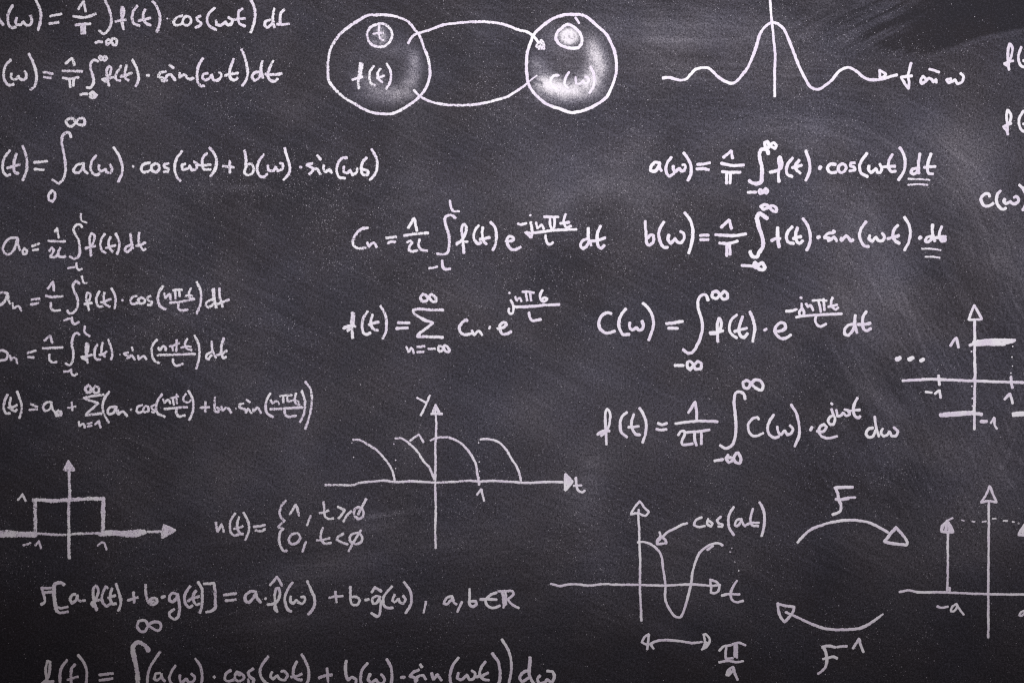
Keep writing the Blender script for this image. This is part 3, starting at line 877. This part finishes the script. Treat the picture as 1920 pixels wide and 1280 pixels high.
L w5.5: 1480 610 1430 625 1405 680 1430 720 1480 705 1510 640 / 1500 485 1515 600 1545 705
G w5.5: 1590 620 1570 670 1600 705 1640 690 1665 650 1690 705 1740 700 1765 650 1715 605
F diagram|chalk square wave graph with three dots before it, at the right edge
T 1660 550 4.742
K w8: 100 582 130 574
K w8: 210 585 245 572
K w7.5: 315 597 338 585
D w5.5: 580 465 615 410 635 395 650 480
axis w5.5: 155 775 300 768 400 762 550 768 700 775 800 778 950 783 1100 788 1300 792
axis w5.5: 793 230 795 400 793 550 798 700 795 850 792 1000 792 1205
arrow_head w5: 790 105 740 235 860 230 792 108
plateau w6: 750 460 790 445 / 785 435 900 425 1050 415 1150 415 / 800 450 950 440 1080 440 1140 425 / 790 460 900 452 1060 452 / 820 425 1000 413
tick w5.5: 474 730 480 810
tick w5.5: 1118 740 1120 800 1130 835
plateau w6.5: 485 1078 600 1065 700 1058 790 1055 / 490 1085 650 1078 790 1065 / 790 1070 855 1072
plateau w6.5: 1135 1068 1220 1060 1320 1060 / 1135 1085 1220 1075 1320 1075
M w5: 358 875 412 882
D w5: 440 890 480 860 492 925
M w7: 852 1138 900 1136
D w5: 940 1150 968 1100 972 1170 990 1200
D w5: 1060 940 1105 890 1120 930 1132 975
dotted_line w3: 1125 565 1126 566 / 1130 645 1131 646 / 1117 707 1118 708 / 1133 470 1134 471
dotted_line w3.5: 768 825 769 827 / 773 932 774 933 / 775 1000 776 1001 / 780 758 781 759 / 765 515 766 516
F formula|clipped chalk c of omega on its own at the right edge
T 1820 330 12.8
L: 455 490 430 435 370 425 290 470 245 560 275 650 340 720 430 725 500 690 540 655
P: 715 360 650 430 620 530 630 640 680 740 760 800 840 770
G: 820 560 800 610 850 670 900 650 950 610 1000 660 1060 670 1140 620 1150 540 1090 490 1040 520
P: 1170 220 1260 310 1320 450 1330 600 1300 740 1250 820
F diagram|chalk graph of four falling arcs on a t axis, lower middle
T 600 730 4.131
axis w4.8: 40 738 150 738 260 738 300 722 400 712 500 705 570 715 700 710 850 718 900 720 1000 715 1070 712 1160 705 1230 712 1330 705 1450 712 1600 722 1750 715 1880 716
axis w4.8: 897 200 900 300 893 450 895 600 892 750 897 900 893 1050 895 1225
arrow_head w5: 895 118 870 180 930 185 895 120 895 180 / 862 188 945 188 / 905 150 915 170
L w4.8: 750 62 825 105 / 850 45 825 110 780 200
curve w4.8: 255 388 310 392 380 430 440 470 500 535 545 595 570 660 578 705
curve w4.8: 585 378 630 378 700 425 750 475 800 550 850 610 885 695
D w4.8: 700 395 765 345 800 405
curve w4.8: 855 395 900 375 990 370 1050 390 1110 430 1160 490 1200 560 1215 620 1225 690
curve w4.8: 1240 385 1290 382 1380 405 1430 450 1480 530 1520 590 1545 650 1555 705
tick w5.5: 1228 680 1232 735
D w5: 1215 815 1250 770 1260 820 1270 860
arrow_head w6: 1900 655 1900 780 1955 712 1905 660 / 1910 680 1915 760 / 1925 690 1930 735
L w4.8: 1982 680 1985 740 2000 780 2030 798 2050 782 / 1965 745 2025 740
dotted_line w3: 573 418 574 422 / 585 545 586 546 / 585 610 586 611 / 248 412 249 413 / 260 522 261 523
dotted_line w3: 1228 410 1229 412 / 1233 560 1234 561 / 1236 632 1237 633
F diagram|chalk rectangular pulse graph with thick base lines and a filled arrow head, lower left
T 0 850 5.647
axis w6.5: 733 185 735 300 737 450 728 550 727 700 730 850 730 980 733 1105
arrow_head w6: 725 80 700 130 675 175 785 172 755 125 728 85 / 725 100 725 170 / 705 150 750 150
D w5: 190 490 240 425 270 500
pulse w8: 350 492 450 490 560 500 700 490 850 482 970 475 1095 478
pulse w8: 375 490 372 600 375 720 372 850
pulse w8: 1095 470 1092 600 1095 720 1085 840
base_line w9: -60 845 20 835 70 830 180 840 300 845 370 845 / -60 865 60 865 200 862 380 862 / 0 845 380 850
axis w5.5: 400 845 500 852 600 858 730 855 850 845 1050 842
base_line w8: 1055 850 1150 830 1300 835 1450 820 1530 825 / 1060 855 1200 850 1350 865 1420 865 1500 845 1535 830 / 1120 840 1300 850 1450 845
axis w5.5: 1540 825 1620 825 1710 825
arrow_head w6: 1735 755 1725 820 1715 890 1855 810 1740 760 / 1750 790 1745 860 / 1770 795 1770 845 / 1800 800 1800 830
M w4.5: 248 970 325 945
D w5: 375 970 415 920 425 965 435 1000
D w5: 1035 975 1070 942 1100 940 1115 975 1125 1015
F formula|chalk step function u of t with a curly brace and two cases, lower left
T 390 910 6
L w5.5: 88 415 98 480 110 520 150 430 165 470 178 515
P w5.5: 305 315 260 380 245 460 260 530 300 560 340 550
L w5.5: 350 350 330 420 335 490 365 540 390 545 / 290 485 340 475 390 455
P w5.5: 400 305 440 380 462 460 455 530 420 605
E w5.5: 515 462 580 455 640 440 / 535 505 590 510 640 490
brace w5.5: 875 165 820 240 805 310 825 360 860 395 820 430 785 465 850 485 815 520 800 600 815 670 850 730 890 732
D w5.5: 920 320 985 215 1000 240 1025 335
comma w5: 1155 340 1115 445
L w5.5: 1300 185 1308 260 1315 340 1350 372 1410 368 / 1255 308 1310 300 1355 280
relation_sign w5.5: 1460 240 1540 275 1510 320 1470 365 / 1520 405 1560 340 1610 285
D w5.5: 1700 240 1650 265 1645 330 1685 375 1740 350 1750 290 1715 245 1690 240 / 1780 155 1735 230 1690 320
L w5.5: 1290 475 1270 540 1275 600 1310 650 1385 645 / 1225 615 1290 610 1370 590
D w5.5: 985 535 930 560 910 620 940 655 1000 640 1035 590 1015 540 980 535
comma w5: 1100 630 1065 740
relation_sign w5.5: 1520 540 1460 580 1450 610 1500 635 1570 660
D w5.5: 1660 530 1605 560 1600 620 1650 655 1715 640 1735 580 1700 535 1650 535 / 1720 500 1670 580 1620 670 1585 735
F formula|chalk formula with square brackets and hatted letters, ending in the real numbers sign
T 60 1070 6
L: 110 190 180 192 235 188 / 130 240 200 235 240 230 / 130 245 140 300 145 340 125 365 105 372 / 110 190 125 240
bracket w7: 360 150 330 130 260 145 w8 250 190 250 300 265 390 275 440 w5 300 465 350 468 405 455 / 280 405 330 415 400 402
L: 490 260 450 270 430 330 450 360 490 330 510 265 515 310 545 340
K: 570 335 595 330
L: 725 440 705 360 690 280 690 200 720 162 745 195 740 260 700 340 670 375 / 670 370 700 340 765 325 / 680 385 735 420
P: 850 190 830 170 800 230 785 300 805 365 845 395 885 365
L: 900 195 880 260 885 330 905 370 945 365 / 860 300 900 285 935 275
P: 945 145 970 220 1000 330 995 390 970 445
X: 1080 328 1140 310 1190 295 / 1140 240 1150 350
L: 1280 155 1280 230 1295 310 1325 370 1370 375 1410 345 1395 310 1340 310 1315 345 1375 345
K: 1460 295 1495 285
L: 1640 265 1590 245 1550 280 1550 330 1580 345 1620 310 1640 260 1650 340 1660 430 1640 520 1600 540 1550 505 1550 465 1600 430
T 360 1070 6
P: -20 170 -65 230 -85 300 -65 380 -25 410 5 385
L: 45 220 15 270 20 340 50 380 85 370 / -45 335 20 300 80 285
P: 70 125 110 200 115 300 110 390 90 465
bracket: 135 142 200 140 245 135 258 220 262 330 260 410 220 445 165 460
E: 360 268 420 262 495 250 / 380 332 440 328 495 322
L: 720 235 660 225 600 280 600 340 640 355 690 300 720 240 730 300 770 350
K w6: 825 308 828 312
L w5.5: 960 455 935 430 935 340 930 260 950 190 980 190 990 250 970 320 920 365 850 375 / 850 378 910 365 965 330 / 945 400 955 440 / 880 155 955 65 1015 160
P: 1130 130 1070 220 1045 310 1060 400 1085 440 1115 455
G w5.5: 1110 285 1110 340 1135 365 1175 325 1195 350 1240 370 1270 330 1265 285 1230 290
P: 1295 110 1340 210 1375 300 1378 380 1350 440 1310 485
X w5.5: 1545 300 1610 285 1695 280 / 1612 230 1628 350
L w5.5: 1780 175 1785 260 1785 340 1810 380 1860 375 1890 330 1860 290 1800 290
T 660 1070 5.647
K w5.5: 140 308 175 300
L w5.5: 300 275 250 265 215 300 220 345 255 340 290 290 305 330 300 400 290 460 265 482 205 445
L w5.5: 210 222 240 170 310 210
P w5.5: 425 160 360 230 330 290 345 370 380 390 430 388
G w5.5: 450 250 425 310 450 330 490 290 505 330 545 345 565 300 545 260
P w5.5: 550 115 610 200 630 270 620 360 570 440
comma w5: 782 325 760 440
L w5.5: 1060 265 1000 285 970 340 1000 350 1045 310 1065 270 1080 330 1105 350
comma w5: 1165 325 1115 430
L w5.5: 1245 190 1245 260 1245 350 1280 375 1320 350 1310 315 1250 320
relation_sign w5.5: 1530 230 1470 250 1415 310 1440 370 1500 390 1565 365 / 1360 298 1440 298 1530 302
L w5: 1550 215 1620 210 1700 215 1710 240 1650 300 1690 350 1765 390 / 1590 220 1605 300 1605 385 / 1625 220 1635 350 / 1610 260 1620 360
F formula|chalk formula cut by the bottom edge, integral of cosine plus sine, d omega
T 60 1140 6
T 60 1140 6
L: 175 990 172 880 165 780 155 680 175 590 200 600 200 680 185 770 120 840 / 110 850 170 830 240 820
P: 395 580 335 660 315 740 320 840 350 900 400 920
L: 485 630 445 680 440 770 450 860 500 910 / 400 800 450 785 515 765
P: 520 525 585 610 615 700 615 800 590 900
E: 760 745 840 738 910 728 / 760 805 840 798 905 785
I w10: 1310 470 w8 1265 410 1200 380 w10 1140 420 1140 500 1165 620 1185 740 1190 860 1180 980 1150 1080 1080 1110
P w5.5: 1440 485 1370 590 1320 680 1300 780 1300 880 1330 980
L w5.5: 1440 725 1390 730 1375 790 1410 810 1450 770 1455 730 1465 780 1495 815
P w5.5: 1615 645 1570 710 1545 780 1570 840 1620 880
G w5.5: 1665 750 1665 800 1680 840 1735 790 1760 825 1810 820 1830 770 1795 735
P w5.5: 1840 565 1890 640 1910 720 1910 820 1880 900
T 60 1140 6
O w6: 1310 185 1265 135 1200 140 1185 205 1220 258 1270 255 1310 190 1370 150 1440 165 1450 220 1420 250 1360 225 1310 185
T 360 1160 5.333
K w7: 220 575 226 580
L: 385 510 340 545 325 600 355 620 420 605
L: 500 545 445 525 430 580 450 615 500 610 525 580 500 550 470 555 455 530
L: 610 495 560 530 575 570 620 600 605 645 570 650 560 600
P: 760 375 705 450 680 520 700 590 745 640 790 665
G: 800 530 785 570 810 600 855 560 880 600 930 610 960 560 920 515 895 525
L: 1050 425 1020 480 1015 560 1050 600 1095 605 / 990 578 1050 570 1095 545
P: 1095 350 1140 430 1165 510 1165 590 1140 660
X: 1270 585 1330 565 1395 558 / 1350 490 1360 625
L: 1540 415 1535 490 1545 570 1560 610 1600 580 1640 600 1635 650 1590 690 1550 650
P: 1755 440 1700 510 1685 590 1700 660 1740 690
G: 1780 550 1760 600 1790 640 1840 600 1870 640 1910 640 1925 600 1895 550
T 700 1160 5.333
P: 135 400 175 480 185 560 175 650 160 690
K w6.5: 280 582 310 578
L: 455 505 400 530 365 570 400 580 440 600 420 625 / 420 610 450 570 500 560 525 600 / 470 455 485 475
L: 585 540 600 605 640 550 680 610
P: 850 385 795 460 770 540 770 620 800 680
G: 850 540 840 590 880 605 935 555 960 605 1005 590 1015 540 985 515
L: 1120 425 1080 480 1065 550 1100 600 1155 610 / 1035 575 1100 560 1145 535
P: 1190 345 1245 420 1265 510 1265 600 1245 660
P: 1285 205 1340 290 1375 390 1380 500 1365 600 1350 680
L w7: 1570 385 1560 480 w6 1560 560 1600 640 / 1560 510 1500 530 1465 590 1490 625 1550 590
G: 1665 565 1640 600 1660 640 1710 630 1740 600 1780 640 1810 580 1790 525 1740 520
F diagram|chalk graph of one cosine dip with cos of at written beside it
T 1020 920 4.571
axis w4.8: 60 795 130 812 220 798 300 800 390 810 500 797 650 802 820 802 950 808 1080 808 1200 800 1330 802 1430 810 1510 805
axis w4.8: 812 160 808 220 815 330 818 450 825 600 822 800 828 950 833 1110
arrow_head w4.8: 820 88 780 135 742 200 800 190 870 210 900 180 860 140 822 90
curve w4.8: 805 440 850 435 930 465 1000 540 1020 660 1040 800 1040 930 1080 1020 1130 1078 1170 1078 1200 1020 1240 880 1262 780 1275 690 1300 600 1330 535 1390 480 1450 450 1510 452 1530 465
curve w4.5: 1400 505 1450 470
dotted_line w3.6: c0.5 1592 520 1600 522 / 1633 608 1637 610 / 1668 680 1670 682 / 1610 490 1611 491
T 1200 920 6.4
arrow w5: 565 385 500 405 400 460 320 500 280 540
arrow_head w5: 232 490 245 540 205 590 205 640 315 625 310 595 265 550 225 590 / 245 545 215 610
arrow_head w5: 840 1060 850 1140 850 1220 900 1225 945 1190 950 1130 910 1085 845 1065
L w5: 740 315 670 350 645 410 700 430 775 420
L w5: 820 335 805 390 850 430 870 390 830 360
L w5: 970 310 920 350 945 385 990 400 985 430 940 425
P w5.5: 1125 190 1075 270 1060 350 1075 450 1125 525
L w5: 1220 335 1160 350 1135 410 1165 420 1205 380 1220 345 1235 390 1260 420
L w5: 1355 215 1330 290 1325 360 1345 410 1420 420 / 1260 415 1330 385 1425 380
P w5.5: 1435 135 1480 230 1495 340 1485 440 1460 540
T 1180 1080 6.4
L w5: 1290 50 1240 130 1215 210 1235 280 1290 310 1365 290 / 1110 228 1200 210 1320 215
F diagram|small chalk double headed arrow with pi over a beside it, at the bottom right
T 1180 1080 6.4
arrow w5: 290 865 250 810 330 775 430 762 560 770 700 790 780 798 870 785
arrow_head w5: 230 690 180 730 145 790 220 825 235 700 / 220 820 215 870
arrow_head w5: 885 700 920 690 965 760 930 840 870 875 / 895 700 905 800 885 870 / 910 790 940 800 / 900 820 930 820
G w5: 1080 890 1130 840 1200 825 1310 795 1390 825 / 1165 830 1155 960 1165 1000 / 1265 820 1265 960 / 1290 815 1290 970 / 1160 985 1240 980
B w5: 1080 1030 1180 1010 1280 1025 1365 1015
L w5: 1245 1085 1190 1120 1165 1180 1190 1190 1235 1140 1250 1090 1265 1160 1300 1235 / 1210 1120 1190 1170
F diagram|chalk letter F above an arched arrow pointing right with an open triangle head
T 1440 890 6.096
L w6.5: 965 138 860 140 765 145 795 200 810 280 835 350 825 410 790 435 740 450
L w6: 775 275 830 280 920 262 w4 1000 255 / 840 285 920 275
arrow w5.5: 340 770 400 700 480 630 620 570 780 530 960 515 1120 535 1220 570 1370 655
arrow_head w6.5: 1465 600 1400 670 1330 760 1400 778 1580 800 1590 765 1520 660 1465 602
F diagram|chalk F to the minus one below a sagging arrow pointing left
T 1440 1080 6.4
arrow w5.5: 215 430 300 465 450 535 600 600 750 635 900 638 1080 625 1200 580 1320 495 w3.5 1380 450
arrow_head w5.5: 115 325 200 350 310 365 300 420 250 490 200 545 150 480 125 400 115 325
L w5.5: 650 850 690 835 750 835 808 850 / 836 845 880 838 945 835 / 670 850 695 920 705 1000 690 1080 650 1130 600 1165
L w5.5: 660 990 740 970 790 965 825 980
D w5.5: 1020 860 1095 745 1110 820 1145 905
F diagram|chalk graph of upright impulse arrows under a dashed line, lower right edge
T 1670 890 3.88
axis w4.8: 65 850 130 838 200 852 340 852 450 855 600 862 710 866 850 868 970 868 1050 868
axis w4.8: 713 195 714 400 712 600 710 800 710 1000 710 1180
arrow_head w5: 720 82 690 150 655 200 715 188 772 200 745 140 722 85
arrow w4.8: 418 420 415 500 416 650 412 840 / 430 820 428 850
arrow_head w6: 410 335 375 375 368 412 455 415 430 360 410 335 / 410 350 400 405 / 425 370 430 405
arrow_head w4: 410 332 450 312
dashed_line w3.6: c0.55 518 328 535 332 / 592 335 610 340 / 665 342 695 335 / 740 318 765 318 / 820 332 850 334 / 885 340 897 342 / 928 350 933 352
arrow_head w6: 985 350 950 400 930 435 1035 440 1010 400 985 350 / 980 370 960 420 / 985 380 1000 430
arrow w4.8: 985 435 985 600 985 840
M w4.5: 340 955 370 965 415 955
L w4.5: 480 935 450 955 435 990 460 990 485 950 480 935 500 975 530 1015
L w4.5: 975 985 945 1000 935 1020 955 1022 980 990 1000 1020
"""


def catmull(p, w):
    p = np.array(p, float)
    if len(p) == 2:
        p = np.array([p[0], p[0] * 0.67 + p[1] * 0.33, p[0] * 0.33 + p[1] * 0.67, p[1]])
        w = [w[0]] * 2 + [w[1]] * 2
    w = np.array(w, float)
    pe = np.vstack([2 * p[0] - p[1], p, 2 * p[-1] - p[-2]])
    if np.linalg.norm(p[0] - p[-1]) < 4 and len(p) > 5:      # a closed ring runs on smoothly
        pe[0], pe[-1] = p[-2], p[1]
    dv = np.diff(pe, axis=0)
    ang = np.arctan2(dv[:, 1], dv[:, 0])
    turn = np.abs((np.diff(ang) + math.pi) % (2 * math.pi) - math.pi)
    sharp = turn > math.radians(68)
    outp, outw = [], []
    for i in range(len(p) - 1):
        a, b, c, d = pe[i:i + 4]
        n = max(2, int(np.linalg.norm(c - b) / 0.7))
        t = np.linspace(0, 1, n, endpoint=False)[:, None]
        # a mix of smooth and straight keeps the corners of the hand
        k0 = max(np.linalg.norm(b - a), 1e-3) ** 0.5
        k1 = max(np.linalg.norm(c - b), 1e-3) ** 0.5
        k2 = max(np.linalg.norm(d - c), 1e-3) ** 0.5
        m1 = k1 * ((b - a) / k0 - (c - a) / (k0 + k1) + (c - b) / k1)
        m2 = k1 * ((c - b) / k1 - (d - b) / (k1 + k2) + (d - c) / k2)
        if sharp[i]:
            m1 = 0.8 * (c - b)
        if sharp[i + 1]:
            m2 = 0.8 * (c - b)
        h = (2 * t ** 3 - 3 * t ** 2 + 1) * b + (t ** 3 - 2 * t ** 2 + t) * m1 + (-2 * t ** 3 + 3 * t ** 2) * c + (t ** 3 - t ** 2) * m2
        outp.append(h)
        outw.append(w[i] + (w[i + 1] - w[i]) * t[:, 0])
    outp.append(p[-1:])
    outw.append(w[-1:])
    return np.vstack(outp), np.concatenate(outw)


def resample(p, w, step):
    d = np.concatenate([[0], np.cumsum(np.linalg.norm(np.diff(p, axis=0), axis=1))])
    n = max(4, int(d[-1] / step) + 1)
    s = np.linspace(0, d[-1], n)
    return np.stack([np.interp(s, d, p[:, 0]), np.interp(s, d, p[:, 1])], 1), np.interp(s, d, w), s


CROSS = np.array([-1.0, -0.72, 0.0, 0.72, 1.0])
RISE = np.array([0.0, 0.00022, 0.00034, 0.00022, 0.0])
EDGE = np.array([1.0, 0.62, 0.0, 0.62, 1.0])
lift = 0


def stroke(pts, ws, V, F, A, C, k0=None):
    """one pass of the chalk as a low crumbly ridge with ragged sides and blunt ends"""
    global lift
    p, w = catmull(pts, ws)
    p, w, s = resample(p, w, 1.3)
    k = rng.integers(0, 10000)
    wob = np.stack([fbm(s / 9, s * 0 + k, 3, 2), fbm(s / 9, s * 0 + k, 7, 2)], 1) - 0.5
    p = p + 0.7 * wob
    t = np.gradient(p, axis=0)
    t /= np.maximum(np.linalg.norm(t, axis=1), 1e-6)[:, None]
    nrm = np.stack([-t[:, 1], t[:, 0]], 1)
    hw = w / 2 * (0.965 + 0.26 * (fbm(s / 14, s * 0 + k, 11, 2) - 0.5))
    # blunt round ends
    cap = np.array([0.35, 0.75, 0.95])
    off = np.sqrt(1 - cap ** 2) * 0.85
    P0 = p[0] - t[0] * hw[0] * off[:, None]
    P1 = p[-1] + t[-1] * hw[-1] * off[::-1][:, None]
    p = np.vstack([P0, p, P1])
    nrm = np.vstack([np.repeat(nrm[:1], 3, 0), nrm, np.repeat(nrm[-1:], 3, 0)])
    base = np.concatenate([hw[0] * cap, hw, hw[-1] * cap[::-1]])
    ends = np.concatenate([[1, .75, .45], np.full(len(hw), 0.0), [.45, .75, 1]])
    n = len(p)
    ss = np.arange(n) * 1.3
    jl = 1 + 0.30 * (vnoise(ss / 2.2, ss * 0 + k, 21) - 0.5) + 0.16 * (vnoise(ss / 6.0, ss * 0 + k, 22) - 0.5)
    jr = 1 + 0.30 * (vnoise(ss / 2.2, ss * 0 + k, 23) - 0.5) + 0.16 * (vnoise(ss / 6.0, ss * 0 + k, 24) - 0.5)
    o = len(V)
    lift += 1
    y0 = 0.00012 + 0.00001 * (lift % 9)
    cx = p[:, 0]
    cy = p[:, 1]
    cover = np.clip(0.64 + 0.24 * sstep(880, 1250, cx) * (1 - 0.45 * sstep(780, 1000, cy))
                    + 0.13 * sstep(550, 1000, cx) + 0.12 * sstep(950, 1200, cy) * (1 - sstep(800, 1200, cx)), 0, 1)
    cover = cover + 0.30 * (fbm(ss / 22, ss * 0 + k, 31, 2) - 0.5)
    if k0 is not None:
        cover = cover * 0 + k0
    for i in range(n):
        r = y0 + 0.00010 * i / n
        for c, hgt, ed in zip(CROSS, RISE, EDGE):
            d = c * base[i] * (jl[i] if c < 0 else jr[i])
            V.append((wx(p[i, 0] + nrm[i, 0] * d), -(r + hgt * (1 - 0.6 * ends[i])), wz(p[i, 1] + nrm[i, 1] * d)))
            A.append(max(ed, ends[i]))
            C.append(cover[i])
    m = len(CROSS)
    for i in range(n - 1):
        for j in range(m - 1):
            b = o + i * m + j
            F.append((b, b + m, b + m + 1, b + 1))


def glyph(name, strokes, parent, origin):
    V, F, A, C = [], [], [], []
    for pts, ws, k0 in strokes:
        stroke(pts, ws, V, F, A, C, k0)
    V = [(x - origin[0], y - origin[1], z - origin[2]) for x, y, z in V]
    me = bpy.data.meshes.new(name)
    me.from_pydata(V, [], F)
    for nm, arr in (("edge", A), ("cover", C)):
        at = me.attributes.new(nm, 'FLOAT', 'POINT')
        at.data.foreach_set("value", np.array(arr, np.float32))
    me.polygons.foreach_set("use_smooth", [True] * len(F))
    me.materials.append(chalk_mat)
    o = bpy.data.objects.new(name, me)
    scene.collection.objects.link(o)
    o.parent = parent
    return o


def build_group(kind, label, glyphs):
    allp = np.array([q for _, st in glyphs for pts, _, _ in st for q in pts])
    c = allp.mean(0)
    origin = (wx(c[0]), 0.0, wz(c[1]))
    e = bpy.data.objects.new(kind, None)
    e.empty_display_size = 0.05
    scene.collection.objects.link(e)
    e.parent = board
    e.location = (origin[0], 0, origin[2] - ZC)
    e["label"] = label
    for name, st in glyphs:
        glyph(name, st, e, origin)


def read_tables(text):
    kind = label = None
    glyphs = []
    ox = oy = 0.0
    sc = 1.0
    for line in text.strip().splitlines():
        line = line.strip()
        if not line:
            continue
        if line.startswith("F "):
            if glyphs:
                build_group(kind, label, glyphs)
            kind, label = line[2:].split("|")
            glyphs = []
        elif line.startswith("T "):
            ox, oy, sc = map(float, line[2:].split())
        else:
            hd, body = line.split(":")
            hd = hd.split()
            name = ALIAS.get(hd[0], hd[0])
            w = float(hd[1][1:]) if len(hd) > 1 else 6.0
            sts = []
            k0 = None
            for part in body.split("/"):
                pts, ws, num = [], [], []
                for tok in part.split():
                    if tok[0] == "w":
                        w = float(tok[1:])
                        continue
                    if tok[0] == "c":
                        k0 = float(tok[1:])
                        continue
                    num.append(float(tok))
                    if len(num) == 2:
                        pts.append((ox + num[0] / sc, oy + num[1] / sc))
                        ws.append(w)
                        num = []
                sts.append((pts, ws, k0))
            glyphs.append((name, sts))
    build_group(kind, label, glyphs)


read_tables(TABLES)
